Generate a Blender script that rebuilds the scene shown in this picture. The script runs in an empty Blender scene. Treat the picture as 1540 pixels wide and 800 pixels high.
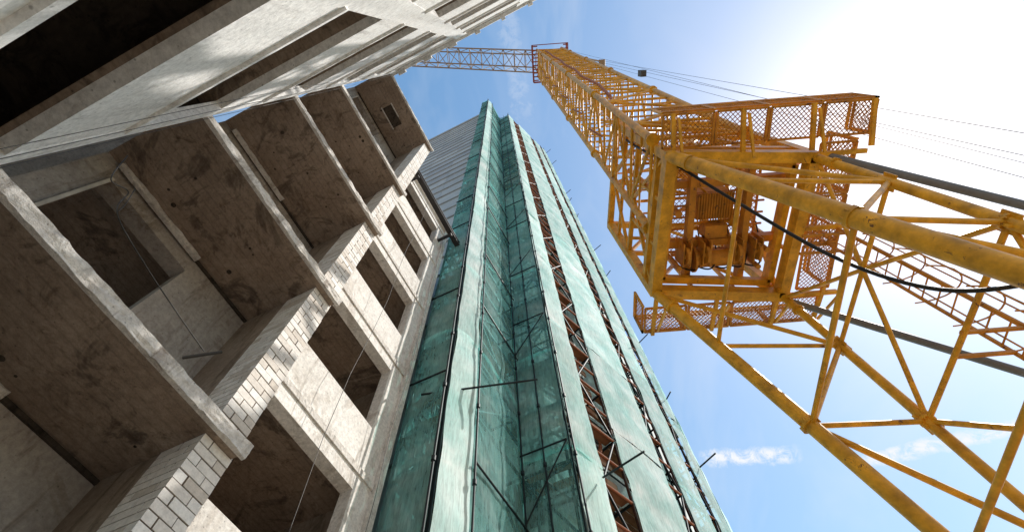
import bpy, math, random
from mathutils import Vector, Matrix, noise
random.seed(7)
sc=bpy.context.scene
H0=1.6   # camera height; all "h" values are measured from eye level
# ------------------------------------------------------------------ mesh builder
class MB:
    def __init__(s): s.v=[];s.f=[];s.sm=[]
    def add(s,vs,fs,sm=False):
        b=len(s.v); s.v+= [tuple(p) for p in vs]
        for f in fs: s.f.append(tuple(i+b for i in f)); s.sm.append(sm)
    def box(s,a,b):
        x0,y0,z0=a;x1,y1,z1=b
        if x0>x1:x0,x1=x1,x0
        if y0>y1:y0,y1=y1,y0
        if z0>z1:z0,z1=z1,z0
        s.add([(x0,y0,z0),(x1,y0,z0),(x1,y1,z0),(x0,y1,z0),(x0,y0,z1),(x1,y0,z1),(x1,y1,z1),(x0,y1,z1)],
              [(0,3,2,1),(4,5,6,7),(0,1,5,4),(1,2,6,5),(2,3,7,6),(3,0,4,7)])
    def frame(s,p,q):
        p=Vector(p);q=Vector(q);d=(q-p).normalized()
        up=Vector((0,0,1)) if abs(d.z)<0.9 else Vector((0,1,0))
        a=d.cross(up).normalized();b=a.cross(d).normalized()
        return p,q,a,b
    def beam(s,p,q,w,h=None):
        h=h or w
        p,q,a,b=s.frame(p,q);a=a*w/2;b=b*h/2
        s.add([p-a-b,p+a-b,p+a+b,p-a+b,q-a-b,q+a-b,q+a+b,q-a+b],
              [(0,3,2,1),(4,5,6,7),(0,1,5,4),(1,2,6,5),(2,3,7,6),(3,0,4,7)])
    def tube(s,p,q,r,n=8,r2=None):
        r2=r if r2 is None else r2
        p,q,a,b=s.frame(p,q)
        vs=[];
        for c,rr in((p,r),(q,r2)):
            for i in range(n):
                t=2*math.pi*i/n; vs.append(c+a*math.cos(t)*rr+b*math.sin(t)*rr)
        s.add(vs,[(i,(i+1)%n,n+(i+1)%n,n+i) for i in range(n)],True)
        s.add(vs[:n],[tuple(reversed(range(n)))]); s.add(vs[n:],[tuple(range(n))])
    def path(s,pts,r,n=6):
        for a,b in zip(pts[:-1],pts[1:]): s.tube(a,b,r,n)
    def obj(s,name,mat,parent,off=(0,0,0)):
        me=bpy.data.meshes.new(name)
        o=Vector(off)
        me.from_pydata([tuple(Vector(p)-o) for p in s.v],[],s.f)
        me.polygons.foreach_set('use_smooth',s.sm)
        me.update()
        ob=bpy.data.objects.new(name,me); sc.collection.objects.link(ob)
        me.materials.append(mat)
        if parent: ob.parent=parent
        return ob
def catmull(pts,n=8):
    P=[Vector(p) for p in pts];P=[2*P[0]-P[1]]+P+[2*P[-1]-P[-2]];out=[]
    for i in range(1,len(P)-2):
        for k in range(n):
            t=k/n;a,b,c,d=P[i-1:i+3]
            out.append(.5*((2*b)+(c-a)*t+(2*a-5*b+4*c-d)*t*t+(3*b-a-3*c+d)*t**3))
    out.append(P[-2]);return out
def empty(name,loc=(0,0,0),rz=0):
    e=bpy.data.objects.new(name,None);sc.collection.objects.link(e);e.location=loc;e.rotation_euler=(0,0,rz);e.empty_display_size=.5
    return e
# ------------------------------------------------------------------ materials
def newmat(name):
    m=bpy.data.materials.new(name);m.use_nodes=True;nt=m.node_tree
    return m,nt,nt.nodes['Principled BSDF']
def N(nt,t,**k):
    n=nt.nodes.new(t)
    for a,b in k.items(): setattr(n,a,b)
    return n
def noise_n(nt,vec,scale,detail=4,rough=.6,dist=0):
    n=N(nt,'ShaderNodeTexNoise');n.inputs['Scale'].default_value=scale;n.inputs['Detail'].default_value=min(detail,4)
    n.inputs['Roughness'].default_value=rough;n.inputs['Distortion'].default_value=dist
    nt.links.new(vec,n.inputs['Vector']);return n.outputs['Fac']
def ramp(nt,fac,stops):
    r=N(nt,'ShaderNodeValToRGB');e=r.color_ramp.elements
    while len(e)<len(stops): e.new(.5)
    for i,(p,c) in enumerate(stops):
        e[i].position=p;e[i].color=(c if len(c)==4 else (*c,1)) if not isinstance(c,float) else (c,c,c,1)
    nt.links.new(fac,r.inputs['Fac']);return r.outputs['Color']
def mixc(nt,fac,a,b,mode='MIX'):
    m=N(nt,'ShaderNodeMix',data_type='RGBA',blend_type=mode)
    for s,v in ((0,fac),(6,a),(7,b)):
        if isinstance(v,(int,float)): m.inputs[s].default_value=v
        elif isinstance(v,tuple): m.inputs[s].default_value=(*v,1) if len(v)==3 else v
        else: nt.links.new(v,m.inputs[s])
    return m.outputs[2]
def concrete(name,c1,c2,stain,smin=.5,scale=.9,bump=.35,streak=True,patch=None,pits=.06,board=None):
    m,nt,b=newmat(name)
    tc=N(nt,'ShaderNodeTexCoord').outputs['Object']
    big=noise_n(nt,tc,scale,5,.65,.5);fine=noise_n(nt,tc,16,4,.75)
    col=ramp(nt,big,[(.3,c1),(.7,c2)])
    mp=N(nt,'ShaderNodeMapping');mp.inputs['Scale'].default_value=(2.2,2.2,.35);nt.links.new(tc,mp.inputs['Vector'])
    st=noise_n(nt,mp.outputs[0] if streak else tc,1.6 if streak else 2.8,5,.75,1.0)
    mask=ramp(nt,st,[(smin,0.0),(smin+.16,.8)])
    col=mixc(nt,mask,col,stain)
    if patch:
        p2=noise_n(nt,tc,1.1,5,.7,1.6);col=mixc(nt,ramp(nt,p2,[(.55,0.0),(.61,.45),(.75,.85)]),col,patch)
    f2=ramp(nt,fine,[(.3,.6),(.7,1.15)])
    col=mixc(nt,.75,col,f2,'MULTIPLY')
    vo=N(nt,'ShaderNodeTexVoronoi');vo.inputs['Scale'].default_value=13;nt.links.new(tc,vo.inputs['Vector'])
    pit=ramp(nt,vo.outputs['Distance'],[(pits,.25),(pits+.08,1.0)])
    col=mixc(nt,.6,col,pit,'MULTIPLY')
    if board:
        wv=N(nt,'ShaderNodeTexWave',wave_type='BANDS',bands_direction=board[0]);wv.inputs['Scale'].default_value=board[1]
        wv.inputs['Distortion'].default_value=.6;wv.inputs['Detail'].default_value=2;nt.links.new(tc,wv.inputs['Vector'])
        col=mixc(nt,.35,col,ramp(nt,wv.outputs['Fac'],[(0,.55),(.12,1.0),(.9,1.05)]),'MULTIPLY')
    nt.links.new(col,b.inputs['Base Color']);b.inputs['Roughness'].default_value=.93
    b.inputs['Specular IOR Level'].default_value=.2
    bp=N(nt,'ShaderNodeBump');bp.inputs['Strength'].default_value=bump;bp.inputs['Distance'].default_value=.03
    ad=N(nt,'ShaderNodeMath',operation='ADD');nt.links.new(fine,ad.inputs[0]);nt.links.new(big,ad.inputs[1])
    nt.links.new(ad.outputs[0],bp.inputs['Height']);nt.links.new(bp.outputs[0],b.inputs['Normal'])
    return m
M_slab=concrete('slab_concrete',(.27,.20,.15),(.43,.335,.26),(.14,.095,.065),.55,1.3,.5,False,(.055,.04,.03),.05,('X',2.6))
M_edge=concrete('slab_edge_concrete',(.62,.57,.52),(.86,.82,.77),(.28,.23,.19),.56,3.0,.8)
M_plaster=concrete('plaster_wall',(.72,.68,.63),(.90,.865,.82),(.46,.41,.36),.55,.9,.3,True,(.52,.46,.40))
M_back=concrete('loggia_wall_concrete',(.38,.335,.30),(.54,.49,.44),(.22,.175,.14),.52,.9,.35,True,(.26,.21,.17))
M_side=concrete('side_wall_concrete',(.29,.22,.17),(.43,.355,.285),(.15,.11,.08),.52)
M_wing=concrete('wing_plaster',(.82,.80,.78),(.93,.92,.91),(.52,.49,.47),.56,.9,.25)
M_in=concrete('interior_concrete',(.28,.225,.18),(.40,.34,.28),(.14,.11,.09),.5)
M_shade_marks=concrete('shade_and_marks',(.045,.036,.028),(.11,.085,.065),(.015,.012,.01),.5)  # near-black paints the shade of unlit rooms; also used for ceiling marks
M_core=concrete('tower_core',(.70,.72,.70),(.84,.85,.83),(.5,.5,.48),.5)
M_ground=concrete('sandy_ground',(.27,.235,.19),(.36,.315,.26),(.18,.15,.12),.5,.3,.5,False)
def simple(name,col,rough=.6,metal=0,var=.35,scale=6,c2=None,thr=.62):
    m,nt,b=newmat(name);tc=N(nt,'ShaderNodeTexCoord').outputs['Object']
    n1=noise_n(nt,tc,scale,5,.65)
    c=mixc(nt,var,(*col,1),ramp(nt,n1,[(.3,.3),(.7,1.2)]),'MULTIPLY')
    if c2:
        n2=noise_n(nt,tc,scale*.9+1.3,5,.8,.6)
        c=mixc(nt,ramp(nt,n2,[(thr,0.0),(thr+.06,1.0)]),c,c2)
    nt.links.new(c,b.inputs['Base Color']);b.inputs['Roughness'].default_value=rough;b.inputs['Metallic'].default_value=metal
    b.inputs['Specular IOR Level'].default_value=.35
    return m
M_yel=simple('crane_yellow_paint',(.78,.375,.022),.42,0,.7,3.5,(.14,.055,.02),.62)
M_yel2=simple('crane_orange_paint',(.58,.24,.02),.55,0,.6,3.5,(.12,.05,.025),.60)
M_red=simple('crane_red_paint',(.36,.07,.03),.5)
M_jib=simple('jib_paint',(.42,.28,.18),.5,0,.4)
M_grey=simple('grey_strut_paint',(.16,.155,.16),.5,0,.3)
M_dark=simple('dark_steel',(.045,.04,.04),.5,.3)
M_rust=simple('rusty_pipe',(.38,.13,.06),.7,.0)
M_black=simple('black_rubber',(.012,.012,.013),.5)
M_scaf=simple('scaffold_steel',(.012,.02,.024),.55,.2)
M_plank=simple('scaffold_plank',(.36,.16,.08),.85,0,.6,4)
M_wire=simple('wire_steel',(.09,.085,.08),.5,.4)
M_pale=simple('pale_lath',(.6,.55,.48),.8,0,.4,5)
def brickmat():
    m,nt,b=newmat('silicate_brick');g=N(nt,'ShaderNodeNewGeometry')
    tc=N(nt,'ShaderNodeTexCoord').outputs['Object']
    c=ramp(nt,g.outputs['Random Per Island'],[(0,(.62,.55,.48)),(.5,(.82,.77,.72)),(1,(.90,.87,.83))])
    f=noise_n(nt,tc,22,4,.7);c=mixc(nt,.5,c,ramp(nt,f,[(.3,.6),(.65,1.1)]),'MULTIPLY')
    nt.links.new(c,b.inputs['Base Color']);b.inputs['Roughness'].default_value=.9
    bp=N(nt,'ShaderNodeBump');bp.inputs['Strength'].default_value=.4;bp.inputs['Distance'].default_value=.01
    nt.links.new(f,bp.inputs['Height']);nt.links.new(bp.outputs[0],b.inputs['Normal']);return m
M_brick=brickmat()
M_mortar=simple('mortar',(.13,.095,.07),.95)
def clad():
    m,nt,b=newmat('grey_cladding');g=N(nt,'ShaderNodeNewGeometry');tc=N(nt,'ShaderNodeTexCoord').outputs['Object']
    c=ramp(nt,g.outputs['Random Per Island'],[(0,(.38,.38,.40)),(1,(.54,.54,.55))])
    c=mixc(nt,.5,c,ramp(nt,noise_n(nt,tc,1.2,5,.6),[(.3,.7),(.7,1.1)]),'MULTIPLY')
    nt.links.new(c,b.inputs['Base Color']);b.inputs['Roughness'].default_value=.6;return m
M_clad=clad()
def netmat(name,stops,a0,a1,tcol,translu):
    m=bpy.data.materials.new(name);m.use_nodes=True;nt=m.node_tree
    for n in list(nt.nodes): nt.nodes.remove(n)
    out=N(nt,'ShaderNodeOutputMaterial');g=N(nt,'ShaderNodeNewGeometry');tc=N(nt,'ShaderNodeTexCoord').outputs['Object']
    n1=noise_n(nt,tc,.7,4,.65,.5)
    mp=N(nt,'ShaderNodeMapping');mp.inputs['Scale'].default_value=(7,7,.7);nt.links.new(tc,mp.inputs['Vector'])
    n3=noise_n(nt,mp.outputs[0],3,4,.8,.6)
    c=ramp(nt,n1,stops)
    c=mixc(nt,.25,c,ramp(nt,n3,[(.35,.6),(.55,1.1)]),'MULTIPLY')
    c=mixc(nt,.25,c,ramp(nt,g.outputs['Random Per Island'],[(0,.7),(1,1.1)]),'MULTIPLY')
    d=N(nt,'ShaderNodeBsdfDiffuse');t=N(nt,'ShaderNodeBsdfTranslucent');tr=N(nt,'ShaderNodeBsdfTransparent')
    tr.inputs['Color'].default_value=tcol
    nt.links.new(c,d.inputs['Color']);nt.links.new(c,t.inputs['Color'])
    m1=N(nt,'ShaderNodeMixShader');m1.inputs[0].default_value=translu;nt.links.new(d.outputs[0],m1.inputs[1]);nt.links.new(t.outputs[0],m1.inputs[2])
    n=N(nt,'ShaderNodeMath',operation='MULTIPLY_ADD');nt.links.new(n1,n.inputs[0]);n.inputs[1].default_value=1.3;n.inputs[2].default_value=-.75
    n_=N(nt,'ShaderNodeMath',operation='MULTIPLY_ADD');nt.links.new(n3,n_.inputs[0]);n_.inputs[1].default_value=1.2;nt.links.new(n.outputs[0],n_.inputs[2])
    n5=N(nt,'ShaderNodeMath',operation='MULTIPLY_ADD');nt.links.new(g.outputs['Random Per Island'],n5.inputs[0]);n5.inputs[1].default_value=.4;n5.inputs[2].default_value=-.2
    n6=N(nt,'ShaderNodeMath',operation='ADD');nt.links.new(n_.outputs[0],n6.inputs[0]);nt.links.new(n5.outputs[0],n6.inputs[1])
    mr=N(nt,'ShaderNodeMapRange');nt.links.new(n6.outputs[0],mr.inputs[0]);mr.inputs[1].default_value=0;mr.inputs[2].default_value=1;mr.inputs[3].default_value=a0;mr.inputs[4].default_value=a1
    m2=N(nt,'ShaderNodeMixShader');nt.links.new(mr.outputs[0],m2.inputs[0]);nt.links.new(tr.outputs[0],m2.inputs[1]);nt.links.new(m1.outputs[0],m2.inputs[2])
    nt.links.new(m2.outputs[0],out.inputs['Surface']);return m
M_net_lit=netmat('green_netting_sunlit',[(.3,(.60,.95,.90)),(.5,(.76,.98,.94)),(.7,(.92,1.0,.97))],.55,1.0,(.6,.97,.94,1),.06)  # paler, denser net for sunlit faces; sunlight put into its colour
M_net_shade=netmat('green_netting_shaded_sheer',[(.3,(.38,.90,.87)),(.5,(.50,.96,.92)),(.7,(.70,.99,.95))],.14,.54,(.62,.99,.97,1),.3)  # deeper, sheerer copy of the net; shade of the recess put into colour
# ------------------------------------------------------------------ ground
g=MB();n=24;R=900
g.add([(0,0,0)]+[(R*math.cos(2*math.pi*i/n),R*math.sin(2*math.pi*i/n),0) for i in range(n)],[(0,i+1,(i+1)%n+1) for i in range(n)])
g.obj('ground',M_ground,None)
# ================================================================== LEFT BUILDING (local axes: q = out of wall, s = along wall)
RZ=-math.radians(21.5)
B=empty('unfinished_apartment_building',(0,0,H0),RZ)
GH=-H0
levels=[3.6,6.6,9.6,12.6]
ROOF=18.75
QF=-3.61;QB=-5.0;QW=-4.6
slab=MB();edge=MB();inn=MB();pl=MB();shade_marks=MB();brick=MB();mort=MB();lath=MB();side=MB();back=MB()
S0=-.86;S1=2.06;TH=.14
def rough_strip(mb,s_a,s_b,z0,z1,q,depth=.05):
    n=int((s_b-s_a)/.05);rows=5;vs=[];sd=random.uniform(0,99)
    for i in range(n+1):
        y=s_a+(s_b-s_a)*i/n
        for j in range(rows+1):
            t=j/rows
            e=noise.noise(Vector((y*6,t*3,sd)))*.018+noise.noise(Vector((y*17,t*9,sd)))*.009
            zz=z0+(z1-z0)*t
            if j==0: zz+=noise.noise(Vector((y*4,sd,7)))*.022+noise.noise(Vector((y*19,sd,7)))*.010
            if j==rows: zz+=noise.noise(Vector((y*5,sd,17)))*.012
            qq=q+e
            vs.append((qq,y,zz))
        vs.append((q-depth,y,z1+.004));vs.append((q-depth,y,z0-.004))
    W=rows+3;fs=[]
    for i in range(n):
        for j in range(W):
            a=i*W+j;b=i*W+(j+1)%W
            fs.append((a,a+W,b+W,b))
    fs.append(tuple(range(W)));fs.append(tuple(reversed(range(n*W,(n+1)*W))))
    mb.add(vs,fs)
for L in [.6]+levels+[ROOF]:
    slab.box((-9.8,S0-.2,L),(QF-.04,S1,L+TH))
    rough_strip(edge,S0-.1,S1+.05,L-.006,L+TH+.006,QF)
for L in levels+[ROOF]:
    for k in range(6):
        a=random.uniform(-4.8,-3.8);b=random.uniform(-.6,1.6)
        r=random.choice([.015,.02,.035])
        shade_marks.tube((a,b,L-.004),(a,b,L+.02),r,9)
    shade_marks.box((QB+.002,S0,L-.05),(QB+.035,S1-.3,L-.004))  # dark strip along the joint of back wall and ceiling
D0,D1=-.75,.65
zs=[GH]+[.6]+levels+[ROOF]
for a,b in zip(zs[:-1],zs[1:]):
    lo=a+(TH if a!=GH else 0);hi=b
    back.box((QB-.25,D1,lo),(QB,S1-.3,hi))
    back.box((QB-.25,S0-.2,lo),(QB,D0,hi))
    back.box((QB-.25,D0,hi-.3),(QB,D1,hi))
    lath.beam((QB+.03,D0+.02,lo),(QB+.03,D0+.02,hi-.3),.04)
    shade_marks.box((-7.6,S0-.2,lo),(-7.5,1.4,hi))  # room wall behind the doors, shade painted in as near-black
for L in levels:
    rough_strip(edge,S0,.62,L-.09,L-.004,QB+.10,.06)
shade_marks.box((-4.5,.0,ROOF-.006),(-4.15,.75,ROOF+.02)); edge.box((-4.54,-.04,ROOF-.012),(-4.5,.79,ROOF+.0))  # dark sheet paints the shade inside a ceiling hole
edge.box((-4.15,-.04,ROOF-.012),(-4.11,.5,ROOF+.0))
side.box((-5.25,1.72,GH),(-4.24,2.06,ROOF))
# pier bricks
q1=-3.74;q0=q1-.5;s0=1.70;s1=2.08
z=GH;i=0
mort.box((q0+.012,s0+.012,GH),(q1-.012,s1-.012,19.1))
while z<19.1:
    if i%2==0: sc_=[0,.25,.38];qc=[0,.12,.38,.5]
    else: sc_=[0,.12,.38];qc=[0,.25,.5]
    for a,b in zip(sc_[:-1],sc_[1:]):
        for c,d in zip(qc[:-1],qc[1:]):
            j=random.uniform(-.004,.004)
            brick.box((q0+c+.006+j,s0+a+.006,z+.006),(q0+d-.006+j,s0+b-.006+random.uniform(-.003,.003),z+.094))
    z+=.1;i+=1
# recessed window wall
wins=[(.9,2.6),(3.9,5.6),(6.9,8.6),(9.9,11.6),(12.9,14.6),(15.9,17.4)]
WS0,WS1=2.35,4.48;SE=5.05
zz=[GH]
for a,b in wins:
    pl.box((QW-.22,WS0,zz[-1]),(QW,WS1,a)); zz.append(b)
pl.box((QW-.22,WS0,zz[-1]),(QW,WS1,18.1))
pl.box((QW-.22,2.06,GH),(QW,WS0,18.1))
pl.box((QW-.22,WS1,GH),(QW,SE-.16,18.1))
rough_strip(edge,SE-.16,SE,GH,18.3,QW+.08,.4)
for a,b in wins:
    edge.box((QW+.0015,2.09,b+.28),(QW+.03,SE-.17,b+.40))
    slab.box((-9.8,2.07,b+.22),(QW-.23,SE-.02,b+.40))
    inn.box((-7.2,3.0,b-1.9),(-7.05,SE-.1,b+.2))
pl.box((QW-.35,2.06,18.1),(QW+.12,SE+.02,18.3))
inn.box((-10,S0-6,GH),(-9.8,SE,18.3)); inn.box((-9.8,SE-.15,GH),(QW-.42,SE-.01,18.3)); inn.box((-9.8,2.0,GH),(-5.26,2.06,18.3))
slab.box((-9.8,2.07,18.3),(QW-.0,SE,18.45))
st=MB();st.beam((-4.1,2.2,16.9),(-4.1,5.3,16.9),.1,.16);st.beam((-4.1,2.2,17.0),(-4.1,5.3,17.0),.18,.03);st.beam((-4.1,2.2,16.8),(-4.1,5.3,16.8),.18,.03)
st.beam((-4.9,2.4,16.7),(-4.05,2.4,16.7),.1);st.beam((-4.9,4.7,16.7),(-4.05,4.7,16.7),.1)
# ---- wing at right angle (facade plane s = S0)
wing=MB();wshade=MB();QE=6.0
ops=[(-3.38,-1.05),(-.65,1.2),(1.9,3.9)]
wl=[-2.4,.6,3.6,6.6,9.6,12.6,15.6]
T=.11
cols=[-3.58]+[x for o in ops for x in o]+[QE]
for i in range(0,len(cols),2):
    wing.box((cols[i],S0-T,GH),(cols[i+1],S0,ROOF+.25))
for (a,b) in ops:
    for L in wl:
        lo=max(L,GH);hi=L+(1.55 if L<1 else 1.30)
        wing.box((a,S0-T,lo),(b,S0-.006,hi))
        wing.box((a-.04,S0-.05,hi-.06),(b+.04,S0+.03,hi+.02))
    wing.box((a,S0-T,ROOF-.15),(b,S0-.006,ROOF+.25))
for L in wl[1:]+[18.6]:
    dd=.05 if L<4 else .14
    slab.box((-3.57,S0-T-dd,L),(QE,S0-T-.001,L+.2))
    wshade.box((-3.57,S0-5.2,L+.35),(QE,S0-T-dd-.01,L+.5))  # room ceilings painted near-black, for interiors that get no light
    wshade.box((-3.57,S0-T-dd-.02,L+.2),(QE,S0-T-dd-.005,L+.35))
wshade.box((-3.57,S0-5.4,GH),(QE,S0-5.2,ROOF))
wshade.box((-3.62,S0-5.2,GH),(-3.585,S0-T,ROOF))
wshade.box((QE-.1,S0-5.2,GH),(QE,S0-T-.01,ROOF))
wing.box((-3.62,S0-5.2,ROOF+.05),(QE+.1,S0+.08,ROOF+.3))
for k in range(9):
    a=-3.4+k*1.0;wing.box((a,S0+.081,ROOF+.0),(a+random.uniform(.1,.3),S0+.16,ROOF+.22))
pl.obj('plaster_walls',M_plaster,B);back.obj('loggia_back_walls',M_back,B);slab.obj('floor_slabs',M_slab,B);edge.obj('slab_edges',M_edge,B);inn.obj('interior_walls',M_in,B)
side.obj('loggia_side_walls',M_side,B)
shade_marks.obj('ceiling_marks_and_shade',M_shade_marks,B);brick.obj('brick_pier',M_brick,B);mort.obj('brick_mortar',M_mortar,B);lath.obj('door_laths',M_pale,B)
wing.obj('wing_facade',M_wing,B);wshade.obj('wing_rooms',M_shade_marks,B);st.obj('roof_beam',M_dark,B)
w=MB()
w.path(catmull([(-4.2,-.8,5.75),(-4.2,-.62,5.3),(-4.25,-.45,5.45),(-4.2,-.29,5.05),(-4.2,.3,4.88),(-4.2,.9,4.78),(-4.2,1.33,4.72)],8),.007,5)
w.path(catmull([(-4.2,-.45,5.5),(-4.2,-.35,5.25),(-4.2,-.3,5.06)],6),.006,5)
w.beam((-4.3,1.25,4.55),(-4.1,1.45,4.8),.025)
for (s,qq) in [(3.4,-4.3),(4.65,-4.3)]:
    top=18.2
    w.path([(qq+random.uniform(-.1,.1)*(k%2),s+.06*math.sin(k*1.7+s),top-(top-GH)*k/14) for k in range(15)],.005,5)
for k in range(3):
    a=-3.3+k*.26
    w.path([(a,S0+.08+.03*k,GH),(a+.05,S0+.10,6),(a-.04,S0+.11,12),(a+.1,S0+.12,18.9)],.003,5)
wo=w.obj('hanging_wires',M_wire,B)
# ================================================================== SCAFFOLDED TOWER
T_=empty('tower_block',(0,0,H0),RZ)
SC_=empty('scaffolding',(0,0,H0),RZ)
HT=72
core=[(-4.9,6.6),(-4.5,6.7),(-4.45,9.3),(-2.95,9.3),(-2.6,10.2),(-.75,14.6),(-.6,26),(-16,26),(-16,6.6)]
c=MB();nC=len(core)
c.add([(x,y,GH) for x,y in core]+[(x,y,HT-1) for x,y in core],[(i,(i+1)%nC,nC+(i+1)%nC,nC+i) for i in range(nC)]+[tuple(range(nC,2*nC))])
c.obj('tower_core_walls',M_core,T_)
cw=MB()
def corewin(p,q,ts):
    p=Vector(p);q=Vector(q);d=(q-p);nrm=Vector((d.y,-d.x)).normalized()
    for k in range(24):
        z=k*3-1
        for t0,t1 in ts:
            a=p+d*t0+nrm*.01;b=p+d*t1+nrm*.01
            cw.add([(a.x,a.y,z),(b.x,b.y,z),(b.x,b.y,z+1.4),(a.x,a.y,z+1.4)],[(0,1,2,3)])
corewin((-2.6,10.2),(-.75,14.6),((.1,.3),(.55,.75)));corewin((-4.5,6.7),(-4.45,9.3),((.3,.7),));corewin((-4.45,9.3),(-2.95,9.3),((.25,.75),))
cw.obj('tower_windows',M_shade_marks,T_)
cl=MB()
z=GH
while z<HT-1.2:
    for a,b in ((-16,-13),(-13,-10),(-10,-7.4),(-7.4,-4.92)):
        cl.box((a+.012,6.54,z+.05),(b-.012,6.6-.002,z+1.94))
    cl.box((-16,6.46,z-.04),(-4.92,6.598,z+.04))
    z+=2
cl.obj('grey_wall_cladding',M_clad,T_)
rf=MB();rf.box((-16.2,6.4,HT-1),(-4.9,7.0,HT));rf.obj('tower_parapet',M_clad,T_)
net=[(-4.62,6.55),(-4.6,5.3),(-3.72,5.3),(-3.5,6.0),(-3.4,8.2),(-2.15,8.2),(-1.80,9.15)]
segs=list(zip(net[:-1],net[1:]))
right=[(-1.80,9.15),(-1.42,10.1),(-.62,12.2),(-.38,12.85),(.05,13.9),(.2,14.25),(.45,14.8),(.5,19)]
gapidx={0,2,4}
rsegs=list(zip(right[:-1],right[1:]))
allsegs=[(p,q,True) for p,q in segs]+[(p,q,(i not in gapidx)) for i,(p,q) in enumerate(rsegs)]
nm=MB();nm2=MB()
def netpanel(mb,p,q,z0,z1):
    p=Vector(p);q=Vector(q);d=q-p;L=d.length;nr=Vector((d.y,-d.x)).normalized()
    nx=max(2,int(L/.25));nz=max(4,int((z1-z0)/.25));vs=[]
    off=.055+random.uniform(.0,.02);sd=random.uniform(0,50)
    sag=random.uniform(-.12,.02)
    for j in range(nz+1):
        for i in range(nx+1):
            t=i/nx;zv=z0+(z1-z0)*j/nz
            if j==0: zv+=sag*math.sin(math.pi*t)
            bul=.05*abs(math.sin(math.pi*(zv-.4)/2))*math.sin(math.pi*t)
            pos=p+d*t
            rr=noise.noise(Vector((pos.x*1.7+sd,pos.y*1.7,zv*.9)))*.045+noise.noise(Vector((pos.x*5,pos.y*5+sd,zv*2)))*.024
            pos=pos+nr*(off+bul+rr)
            vs.append((pos.x,pos.y,zv))
    W=nx+1
    fs=[]
    for j in range(nz):
        for i in range(nx):
            fs.append((j*W+i,j*W+i+1,(j+1)*W+i+1,(j+1)*W+i))
    mb.add(vs,fs,True)
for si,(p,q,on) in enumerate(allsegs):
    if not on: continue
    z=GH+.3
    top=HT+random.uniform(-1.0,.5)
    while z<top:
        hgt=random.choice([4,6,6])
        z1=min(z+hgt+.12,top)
        netpanel(nm2 if si in (0,1,3,4) else nm,p,q,z,z1)  # shaded copy on front and recess faces, sunlit copy on the rest
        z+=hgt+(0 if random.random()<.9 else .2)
nm.obj('green_safety_net_sunlit',M_net_lit,SC_);nm2.obj('green_safety_net_shaded_sheer',M_net_shade,SC_)
sf=MB();pk=MB();rs=MB()
lv=[k*2+.4 for k in range(0,36)]
def inset(p,q,dist):
    p=Vector(p);q=Vector(q);d=q-p;nr=Vector((d.y,-d.x)).normalized();return p-nr*dist,q-nr*dist
for si,(p,q,on) in enumerate(allsegs):
    L=(Vector(q)-Vector(p)).length
    m=max(1,round(L/1.6))
    P=Vector(p);Q=Vector(q)
    pi,qi=inset(p,q,.85)
    tgt=sf if on else rs
    for k in range(m+1):
        a=P.lerp(Q,k/m);b=pi.lerp(qi,k/m)
        tgt.tube((a.x,a.y,GH),(a.x,a.y,HT+random.uniform(.2,1.4)),.04,6)
        sf.tube((b.x,b.y,GH),(b.x,b.y,HT),.035,5)
    for zi,z in enumerate(lv):
        for dz in (0,1.0):
            tgt.tube((P.x,P.y,z+dz),(Q.x,Q.y,z+dz),.04,5)
        sf.tube((pi.x,pi.y,z),(qi.x,qi.y,z),.03,5)
        for k in range(m+1):
            a=P.lerp(Q,k/m);b=pi.lerp(qi,k/m);sf.tube((a.x,a.y,z),(b.x,b.y,z),.035,5)
        for k in range(m):
            a=P.lerp(Q,k/m);b=P.lerp(Q,(k+1)/m)
            if (zi+k)%2==0: sf.tube((a.x,a.y,z),(b.x,b.y,z+2),.034,5)
            else: sf.tube((b.x,b.y,z),(a.x,a.y,z+2),.034,5)
        if L>.4 and (not on or random.random()<(.7 if si in (1,4) else .38)):
            d=(Q-P).normalized();nr=Vector((d.y,-d.x))
            for w_ in (.16,.40,.64):
                if random.random()<.2: continue
                a=P-nr*w_+d*random.uniform(.0,.1);b=Q-nr*w_-d*random.uniform(0,.1)
                pk.beam((a.x,a.y,z+.06),(b.x,b.y,z+.06),.22,.045)
    if si in (1,3,4):
        po,qo=inset(p,q,-.15)
        for zi,z in enumerate(lv):
            if (zi*7+si*3)%5<2: sf.tube((po.x,po.y,z+.5),(qo.x,qo.y,z+.5),.024,5)
            if si==4 and zi%3==0: sf.tube((po.x,po.y,z+.5),(qo.x,qo.y,z+2.5),.02,5)
for (x,y) in ((-3.70,5.16),(-3.34,5.95),(-2.02,8.06),(-3.30,8.06),(-2.75,8.06)):
    sf.tube((x,y,GH),(x,y,HT+.8),.024,6)
    for z in lv: sf.tube((x,y,z-.05),(x,y,z+.05),.045,6)
for z in lv[::2]:
    if random.random()<.75:
        l=random.uniform(.2,.8);a=(.5,14.8-random.uniform(0,.4),z+random.uniform(-.3,.3))
        sf.tube(a,(a[0]+l,a[1]-.2,a[2]+random.uniform(-.1,.2)),.028,6)
sf.tube((-4.2,5.1,8.3),(-2.2,6.6,9.4),.024,6)
sf.tube((-1.7,8.8,8.2),(-.6,8.3,8.0),.024,6)
for i in gapidx:
    p,q=rsegs[i]
    p2,q2=inset(p,q,.3)
    for z in lv:
        for dz in (.25,.6,1.3):
            if random.random()<.8: pk.beam((p2.x,p2.y,z+dz),(q2.x,q2.y,z+dz+random.uniform(-.06,.06)),.04,.22)
        m1=p2.lerp(q2,.2);m2=p2.lerp(q2,.8);sgn=1 if int(z)%4<2 else -1
        a,b=(m1,m2) if sgn==1 else (m2,m1)
        rs.beam((a.x,a.y,z),(b.x,b.y,z+2),.06,.12)
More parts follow.
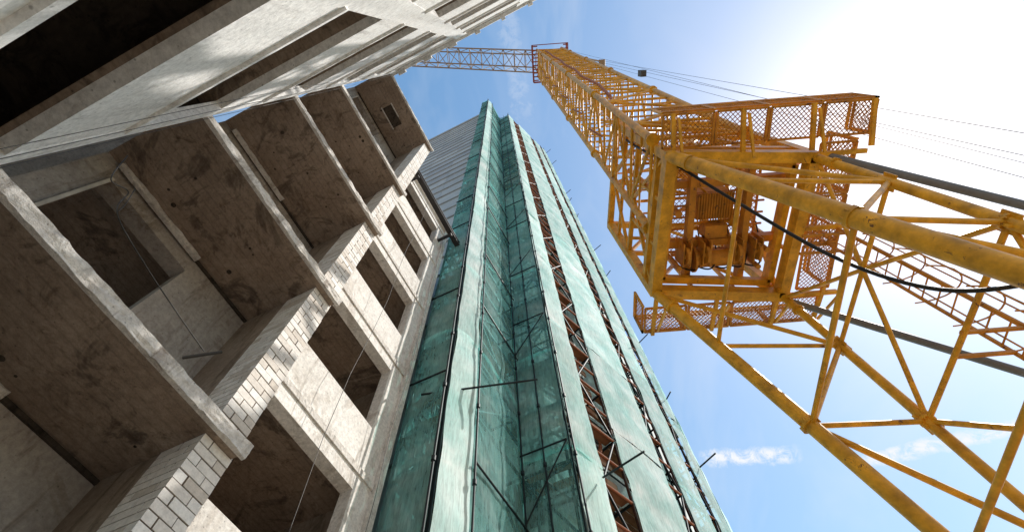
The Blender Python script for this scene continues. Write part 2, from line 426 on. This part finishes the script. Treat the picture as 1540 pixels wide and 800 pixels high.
sf.obj('scaffold_tubes',M_scaf,SC_);pk.obj('scaffold_planks',M_plank,SC_);rs.obj('scaffold_rusty_tubes',M_rust,SC_)
# ================================================================== TOWER CRANE (world axes, h from eye level)
CB=Vector((4.7,3.9,-H0))
C=empty('tower_crane',(4.7,3.9,0))
def cobj(mb,name,mat): return mb.obj(name,mat,C,CB)
legs=MB();br=MB();ring=MB();cage=MB();mast=MB();gr=MB();mach=MB();lad=MB();jb=MB();red=MB();cab=MB();gry=MB();blk=MB();rust=MB()
A10=Vector((3.18,5.27,10));B10=Vector((3.36,2.22,10));C10=Vector((6.1,5.60,10));D10=Vector((6.3,2.45,10))
def legp(n,h):
    if n=='C': return Vector((6.1,5.6,h))
    if n=='D': return Vector((6.3,2.45,h))
    t=(10-h)/5.9
    if n=='A': return Vector((3.18+1.60*t,5.27+.35*t,h))
    return Vector((3.36+1.35*t,2.22+.02*t,h))
hb=-.6
legs.tube(A10,legp('A',hb),.115,14);legs.tube(B10,legp('B',hb),.135,14)
legs.tube(C10,legp('C',-1.0),.085,12);legs.tube(D10,legp('D',-1.0),.085,12)
for n in 'ABCD':
    for h in (9.3,5.8,2.4):
        p=legp(n,h);q=legp(n,h+.05);legs.tube(p,q,.155 if n in'AB' else .12,12)
        for k in range(8):
            t=2*math.pi*k/8;r=.14 if n in 'AB' else .105
            o=Vector((math.cos(t)*r,math.sin(t)*r,0));legs.tube(p+o-Vector((0,0,.03)),q+o+Vector((0,0,.03)),.014,6)
nodes=[9.9,7.9,5.8,3.7,1.6]
def gus(p,r=.14):
    br.box((p.x-.012,p.y-r,p.z-r),(p.x+.012,p.y+r,p.z+r)); br.box((p.x-r,p.y-.012,p.z-r),(p.x+r,p.y+.012,p.z+r))
for a,b in (('A','C'),('B','D'),('A','B'),('C','D')):
    for k in range(len(nodes)-1):
        h0,h1=nodes[k],nodes[k+1]
        br.tube(legp(a,h1),legp(b,h1),.042,8)
        if a=='A' and b=='B' or a=='C':
            m0=(legp(a,h0)+legp(b,h0))/2;m1=(legp(a,h1)+legp(b,h1))/2
            if a=='A': continue
            if k%2==0:
                br.tube(legp(a,h0),m1,.042,8);br.tube(legp(b,h0),m1,.042,8)
            else:
                br.tube(m0,legp(a,h1),.042,8);br.tube(m0,legp(b,h1),.042,8)
        else:
            if k%2==0: br.tube(legp(a,h0),legp(b,h1),.048,8)
            else: br.tube(legp(b,h0),legp(a,h1),.048,8)
for h in nodes[1:]:
    for n in 'CD': gus(legp(n,h))
def rect(mb,h,w,hh,k=0.0,pts=(A10,B10,D10,C10)):
    cen=sum(pts,Vector())/4;P=[Vector((cen.x+(p.x-cen.x)*(1+k),cen.y+(p.y-cen.y)*(1+k),h)) for p in pts]
    for i in range(4): mb.beam(P[i],P[(i+1)%4],w,hh)
    return P
rect(ring,10.05,.22,.30);rect(ring,10.3,.14,.16,-.14);rect(ring,10.75,.14,.2,.0)
for p in (A10,B10,D10,C10):
    cage.beam(p,Vector((p.x,p.y,14.8)),.20,.20)
rect(cage,12.4,.10,.12);rect(cage,14.8,.16,.2);rect(cage,13.6,.08,.08)
P4=(A10,B10,D10,C10)
for i in range(4):
    a=P4[i];b=P4[(i+1)%4]
    for h0,h1 in ((10.2,12.4),(12.4,14.8)):
        mid=(a+b)/2
        cage.beam(Vector((a.x,a.y,h0)),Vector((mid.x,mid.y,h1)),.08);cage.beam(Vector((b.x,b.y,h0)),Vector((mid.x,mid.y,h1)),.08)
    for t in (.33,.67):
        m=a.lerp(b,t);cage.beam(Vector((m.x,m.y,10.2)),Vector((m.x,m.y,12.4)),.07)
def cen(h): t=(h-15)/30; return Vector((4.25+.10*t,2.80-1.6*t,h))
HM=44.0;W=1.0
def mc(h,i):
    c=cen(h);sx,sy=((-1,-1),(1,-1),(1,1),(-1,1))[i];return c+Vector((sx*W,sy*W,0))
nb=19;h_0=10.9;st_=(HM-h_0)/nb
for i in range(4): mast.tube(mc(h_0,i),mc(HM,i),.095,10)
for k in range(nb):
    h=h_0+k*st_;h2=h+st_;hm=(h+h2)/2
    for i in range(4):
        j=(i+1)%4
        mast.tube(mc(h,i),mc(h,j),.04,7)
        mast.tube(mc(hm,i),mc(hm,j),.026,6)
        if k%2: mast.tube(mc(h,i),mc(h2,j),.042,7)
        else: mast.tube(mc(h,j),mc(h2,i),.042,7)
    mast.tube(mc(h,0),mc(h,2),.028,6)
    for i in range(4):
        if k%4==0: mast.tube(mc(h-.06,i),mc(h+.06,i),.15,10)
for hh in [h_0+.35*k for k in range(int((HM-h_0)/.35))]:
    c=cen(hh);mast.beam(c+Vector((.3,.65,0)),c+Vector((.7,.65,0)),.025)
for dx in (.3,.7): mast.beam(cen(h_0)+Vector((dx,.65,0)),cen(HM)+Vector((dx,.65,0)),.04)
def mesh_panel(mb,o,u,v,sp=.11,r=.016):
    o=Vector(o);u=Vector(u);v=Vector(v);un=u.normalized();vn=v.normalized()
    o=o+un*.032+vn*.032;Lu=u.length-.064;Lv=v.length-.064;u=un*Lu;v=vn*Lv
    for sgn in (1,-1):
        c=-Lv if sgn==1 else 0
        end=Lu if sgn==1 else Lu+Lv
        while c<end:
            x0=c;x1=c+sgn*Lv;dx=x1-x0
            ta=(0-x0)/dx;tb=(Lu-x0)/dx
            if ta>tb: ta,tb=tb,ta
            t0=max(0,ta);t1=min(1,tb)
            if t1-t0>.02: mb.beam(o+un*(x0+dx*t0)+vn*(Lv*t0),o+un*(x0+dx*t1)+vn*(Lv*t1),r,r)
            c+=sp*1.41
    for a,b in ((o,o+u),(o+u,o+u+v),(o+u+v,o+v),(o+v,o)): mb.beam(a,b,.045)
def balcony(x0,x1,y0,y1,h,rails,rh=1.0):
    n=max(1,round((x1-x0)/1.1)) if (x1-x0)>(y1-y0) else 1
    m=max(1,round((y1-y0)/1.1)) if (y1-y0)>=(x1-x0) else 1
    for i in range(n):
        for j in range(m):
            a=x0+(x1-x0)*i/n;b=x0+(x1-x0)*(i+1)/n;c=y0+(y1-y0)*j/m;d=y0+(y1-y0)*(j+1)/m
            mesh_panel(gr,(a,c,h),(b-a,0,0),(0,d-c,0),.07,.013)
    for (p,q) in rails:
        p=Vector((p[0],p[1],h));q=Vector((q[0],q[1],h));L=(q-p).length;k=max(1,round(L/1.1))
        for i in range(k+1):
            a=p.lerp(q,i/k);ring.beam(a+Vector((0,0,.03)),a+Vector((0,0,rh)),.04)
        ring.beam(p+Vector((0,0,rh+.03)),q+Vector((0,0,rh+.03)),.05)
        for i in range(k):
            a=p.lerp(q,i/k);b=p.lerp(q,(i+1)/k);mesh_panel(gr,a+Vector((0,0,.08)),b-a,Vector((0,0,rh-.15)),.085,.010)
balcony(3.2,7.55,1.4,2.12,10.2,[((3.2,1.4),(7.55,1.4)),((7.55,1.4),(7.55,2.12))],.8)
balcony(3.0,7.1,5.75,6.45,10.2,[((3.0,6.45),(7.1,6.45)),((3.0,5.75),(3.0,6.45))],.8)
balcony(6.5,7.3,2.2,5.6,10.2,[((7.3,2.2),(7.3,5.6))])
for x in (3.4,4.8,6.2,7.4):
    ring.beam((x,2.3,9.95),(x,1.4,10.12),.08)
    if x<7: ring.beam((x+.11,2.3,9.7),(x+.11,1.5,10.1),.05)
for x in (3.2,4.6,6.0,7.0):
    ring.beam((x,5.4,9.95),(x,6.45,10.12),.08);ring.beam((x+.11,5.5,9.6),(x+.11,6.35,10.1),.05)
for y in (2.4,4.0,5.6): ring.beam((6.1,y,10.0),(7.35,y,10.0),.09)
mesh_panel(gr,(3.5,2.5,11.6),(1.0,0,0),(0,2.6,0),.09,.013);mesh_panel(gr,(5.3,2.6,11.6),(.8,0,0),(0,2.5,0),.09,.013)
mesh_panel(gr,(3.5,2.4,13.6),(2.5,0,0),(0,.8,0),.10,.013)
# hoist machinery at the mast foot
for y in (3.0,4.4): mach.beam((3.5,y,10.7),(6.1,y,10.7),.16,.22)
for x in (4.05,5.3): mach.beam((x,2.6,10.55),(x,5.3,10.55),.14,.22)
mach.tube((4.2,4.75,10.5),(5.2,4.75,10.5),.20,18);mach.tube((4.15,4.75,10.5),(4.2,4.75,10.5),.30,18);mach.tube((5.2,4.75,10.5),(5.25,4.75,10.5),.30,18)
for x in (3.9,4.35,5.05,5.5):
    mach.tube((x,4.55,10.25),(x+.07,4.55,10.25),.20,18);mach.tube((x-.03,4.55,10.25),(x+.10,4.55,10.25),.06,10)
    mach.box((x-.06,4.25,10.2),(x-.03,4.8,10.75));mach.box((x+.1,4.25,10.2),(x+.13,4.8,10.75))
mach.box((4.3,3.3,10.8),(5.1,3.9,11.5));mach.box((4.45,4.0,10.6),(4.95,4.3,11.0))
for x,y in ((5.55,4.9),(5.7,4.5),(3.75,4.8),(5.6,3.1)):
    mach.tube((x,y,10.15),(x,y,11.6),.06,10)
for i in range(14): mach.beam((4.32+.06*i,3.27,10.77),(4.32+.06*i,3.93,10.77),.025)
for i in range(8): mach.beam((3.65,2.75+.28*i,10.95),(5.9,2.75+.28*i,10.95),.04)
for k in range(5):
    x=3.8+k*.35
    blk.path(catmull([(x,4.9,11.5),(x+.1,4.95,10.7),(x+.35,4.9,10.25),(x+.6,4.7,10.6),(x+.7,4.2,11.2)],6),.02,6)
mach.tube((3.75,3.6,10.4),(3.75,3.6,14.8),.08,10);mach.tube((5.9,3.2,10.4),(5.9,3.2,14.5),.09,10)
# caged ladder on the +x side
lx,ly=7.05,4.25
for dy in (-.22,.22): lad.beam((lx,ly+dy,-.8),(lx,ly+dy,11.2),.045)
h=-.6
while h<11: lad.tube((lx,ly-.22,h),(lx,ly+.22,h),.014,6);h+=.3
h=1.2
while h<11.2:
    pts=[(lx+.0+.72*math.sin(math.pi*k/12),ly-.36*math.cos(math.pi*k/12),h) for k in range(13)]
    lad.path(pts,.014,5);h+=.8
for k in (2,4,6,8,10):
    lad.beam((lx+.72*math.sin(math.pi*k/12),ly-.36*math.cos(math.pi*k/12),1.2),(lx+.72*math.sin(math.pi*k/12),ly-.36*math.cos(math.pi*k/12),11.1),.02,.02)
for h in (2,5.8,9.7): lad.beam((6.15,ly-.2,h),(7.05,ly-.2,h),.05);lad.beam((6.15,ly+.2,h),(7.05,ly+.2,h),.05)
base=MB();base.tube((6.6,3.9,-1.55),(6.6,3.9,-1.0),1.7,32);base.box((4.4,2.3,-.99),(13.6,5.6,-.75));base.box((11.6,2.2,-.74),(13.5,5.7,.9))
for x in (5.4,8.0):
    for y in (2.0,5.8): base.tube((x,y-.1,-1.3),(x,y+.1,-1.3),.3,18)
cobj(base,'slewing_base',M_yel)
gry.tube((6.55,2.45,10.1),(12.8,4.0,.2),.075,12);gry.tube((6.45,5.85,10.1),(12.8,5.3,.2),.075,12)
HR=45.2
tip=Vector((8.9,1.75,HR))
top=cen(HM)
for dy in (-.6,.6):
    jb.tube(top+Vector((.9,dy,.8)),tip+Vector((0,dy*.3,0)),.07,8)
    jb.tube(top+Vector((.9,dy,-1.8)),tip+Vector((0,dy*.3,0)),.05,8)
for t in (.25,.5,.75):
    a=(top+Vector((.9,-.6,.8))).lerp(tip,t);b=(top+Vector((.9,.6,.8))).lerp(tip,t);jb.tube(a,b,.04,6)
jb.tube(tip+Vector((0,-.35,0)),tip+Vector((0,.35,0)),.28,14)
for k in range(3):
    e=Vector((12.2,2.8+.55*k,.2));s_=tip+Vector((0,-.25+.15*k,0));
    cab.path([s_.lerp(e,i/12)+Vector((0,0,-.35*math.sin(math.pi*i/12))) for i in range(13)],.009,5)
sh=tip.lerp(Vector((12.2,3.5,.2)),.22);cab.box(sh-Vector((.18,.2,.4)),sh+Vector((.18,.2,.4)))
cab.path([mc(41,1).lerp(Vector((12.0,3.6,.2)),i/10)+Vector((0,0,-1.1*math.sin(math.pi*i/10))) for i in range(11)],.007,5)
# jib lattice
jr=top+Vector((-1.0,-.1,.3));jt=Vector((-24,-1.85,jr.z+.6));jd=(jt-jr);jn=30
def jc(t,i):
    p=jr.lerp(jt,t);s_=1-.35*t
    return p+(Vector((0,-.85*s_,0)),Vector((0,.85*s_,0)),Vector((0,.5*s_,1.6*s_)),Vector((0,-.5*s_,1.6*s_)))[i]
for i in range(4): jb.tube(jc(0,i),jc(1,i),.055,7)
for k in range(jn):
    t=k/jn;t2=(k+1)/jn
    for i in range(4):
        j=(i+1)%4
        jb.tube(jc(t,i),jc(t,j),.03,5)
        jb.tube(jc(t,i) if k%2 else jc(t,j),jc(t2,j) if k%2 else jc(t2,i),.03,5)
hp=cen(HM-1.0)
def sq(mb,c,w,h,th):
    P=[c+Vector((-w,-w,h)),c+Vector((w,-w,h)),c+Vector((w,w,h)),c+Vector((-w,w,h))]
    for i in range(4): mb.beam(P[i],P[(i+1)%4],th)
    return P
for hh in (0,.55,1.1): sq(red,hp,1.4,hh,.06)
for i in range(4):
    for t in (0,.25,.5,.75):
        a=sq(MB(),hp,1.4,0,.01);p=a[i].lerp(a[(i+1)%4],t);red.beam(p,p+Vector((0,0,1.1)),.05)
for k in range(10):
    y=-1.3+k*.28;red.beam(hp+Vector((-1.4,y,0)),hp+Vector((-1.02,y,0)),.09,.03);red.beam(hp+Vector((1.02,y,0)),hp+Vector((1.4,y,0)),.09,.03)
for i in range(4): jb.tube(mc(HM,i),top+Vector((0,0,4.5)),.06,7)
# black power cable and rusty conduit
blk.path(catmull([(3.45,2.5,14.9),(3.3,2.45,13.0),(3.32,2.4,11.2),(3.42,2.36,10.2),(4.1,2.80,8.8),(4.94,3.28,7.0),(5.5,3.30,5.8),(6.15,3.08,5.3),(7.0,3.0,5.6),(8.2,3.0,6.4)],8),.030,8)
rust.path([(3.45,2.5,14.9)]+[tuple(cen(h)+Vector((-.55+.1*math.sin(h),-1.06+.02*math.sin(h*2),0))) for h in range(17,44,3)],.055,7)
for k in range(6):
    a=cen(16+k*4.2)+Vector((-1.1,0,0));rust.path([a,a+Vector((-.06,.05,2))],.03,6)
cobj(legs,'portal_legs',M_yel);cobj(br,'portal_bracing',M_yel);cobj(ring,'platform_frame',M_yel);cobj(cage,'climbing_cage',M_yel)
cobj(mast,'mast_lattice',M_yel);cobj(gr,'grating_panels',M_yel2);cobj(mach,'hoist_machinery',M_yel2);cobj(lad,'caged_ladder',M_yel2)
cobj(jb,'jib_lattice',M_jib);cobj(red,'head_platform',M_red);cobj(cab,'stay_ropes',M_wire);cobj(gry,'grey_struts',M_grey)
cobj(blk,'power_cable',M_black);cobj(rust,'conduit',M_rust)
# ================================================================== light + sky
sd=Vector((.819,.212,1)).normalized()
sun=bpy.data.lights.new('sun','SUN');sun.energy=5.0;sun.angle=math.radians(.53);sun.color=(1,.955,.88)
so=bpy.data.objects.new('sun',sun);sc.collection.objects.link(so);so.rotation_euler=(-sd).to_track_quat('-Z','Y').to_euler()
so.location=(20,5,30)
wd=bpy.data.worlds.new('World');sc.world=wd;wd.use_nodes=True;nt=wd.node_tree
for n_ in list(nt.nodes): nt.nodes.remove(n_)
out=N(nt,'ShaderNodeOutputWorld');bg=N(nt,'ShaderNodeBackground');sky=N(nt,'ShaderNodeTexSky',sky_type='NISHITA')
sky.sun_disc=False;sky.sun_elevation=math.asin(sd.z);sky.sun_rotation=math.atan2(sd.x,sd.y);sky.air_density=1.7;sky.dust_density=.8;sky.ozone_density=1.5
bg.inputs['Strength'].default_value=.15
tc=N(nt,'ShaderNodeTexCoord').outputs['Generated']
def dot(v):
    v=Vector(v).normalized();m=N(nt,'ShaderNodeVectorMath',operation='DOT_PRODUCT');nt.links.new(tc,m.inputs[0]);m.inputs[1].default_value=v;return m.outputs['Value']
def mth(op,a,b=None,c=None,cl=False):
    m=N(nt,'ShaderNodeMath',operation=op,use_clamp=cl)
    for i,v in enumerate((a,b,c)):
        if v is None: continue
        if isinstance(v,(int,float)): m.inputs[i].default_value=v
        else: nt.links.new(v,m.inputs[i])
    return m.outputs[0]
nz22=noise_n(nt,tc,22,5,.7,.3);nz45=noise_n(nt,tc,45,5,.75,.5)
def contrail(p1,p2,wid,soft):
    p1=Vector(p1).normalized();p2=Vector(p2).normalized();nrm=p1.cross(p2).normalized();mid=(p1+p2).normalized();tan=nrm.cross(mid).normalized()
    half=abs((p2-p1).dot(tan))/2
    dd=mth('ABSOLUTE',mth('ADD',dot(nrm),mth('MULTIPLY',mth('SUBTRACT',nz22,.5),wid*1.6)))
    a=mth('SUBTRACT',1,mth('DIVIDE',dd,wid),None,True)
    l=mth('ABSOLUTE',dot(tan));b=mth('SUBTRACT',1,mth('DIVIDE',mth('SUBTRACT',l,half*.8),half*soft),None,True)
    n2=mth('MULTIPLY',mth('SUBTRACT',nz45,.33),4.0,None,True)
    return mth('MULTIPLY',mth('MULTIPLY',mth('MULTIPLY',a,1.6,None,True),b),n2,None,True)
c1=contrail((.47,1.035,1),(.72,1.045,1),.016,.35)
c2=contrail((.893,1.09,1),(1.45,.98,1),.012,.4)
c3=contrail((.045,.12,1),(.02,-.09,1),.028,.6)
mp=N(nt,'ShaderNodeMapping');mp.inputs['Scale'].default_value=(2.2,.9,1.2);mp.inputs['Rotation'].default_value=(0,0,.5);nt.links.new(tc,mp.inputs['Vector'])
wis=noise_n(nt,mp.outputs[0],2.3,5,.62,.9)
wis=mth('MULTIPLY',mth('SUBTRACT',wis,.45),1.2,None,True)
cl=mth('MAXIMUM',mth('MAXIMUM',c1,c2),mth('MAXIMUM',mth('MULTIPLY',c3,.22),mth('MULTIPLY',wis,.6)))
hs=N(nt,'ShaderNodeHueSaturation');hs.inputs['Saturation'].default_value=1.32;hs.inputs['Value'].default_value=.15;nt.links.new(sky.outputs[0],hs.inputs['Color'])
gm=N(nt,'ShaderNodeGamma');gm.inputs['Gamma'].default_value=.78;nt.links.new(hs.outputs[0],gm.inputs['Color'])
sc6=mixc(nt,1.0,gm.outputs[0],(7.0,7.1,7.2),'MULTIPLY')
col=mixc(nt,cl,sc6,(6.2,6.4,6.7))
nt.links.new(col,bg.inputs['Color']);nt.links.new(bg.outputs[0],out.inputs['Surface'])
# ================================================================== camera
f=750.;zx,zy=-25.,-325.;r=math.hypot(zx,zy);cR=-zy/r;sR=-zx/r
E=math.atan2(f,r);X=Vector((1,0,0));F=Vector((0,math.cos(E),math.sin(E)));U=Vector((0,-math.sin(E),math.cos(E)))
Rt=X*cR-U*sR;Up=X*sR+U*cR
cam=bpy.data.cameras.new('camera');cam.sensor_width=36;cam.lens=f/1540*36;cam.clip_end=3000;cam.clip_start=.05
co=bpy.data.objects.new('camera',cam);sc.collection.objects.link(co)
mtx=Matrix((Rt,Up,-F)).transposed().to_4x4();mtx.translation=Vector((0,0,H0));co.matrix_world=mtx
sc.camera=co
sc.view_settings.view_transform='Standard';sc.view_settings.look='None';sc.view_settings.exposure=0
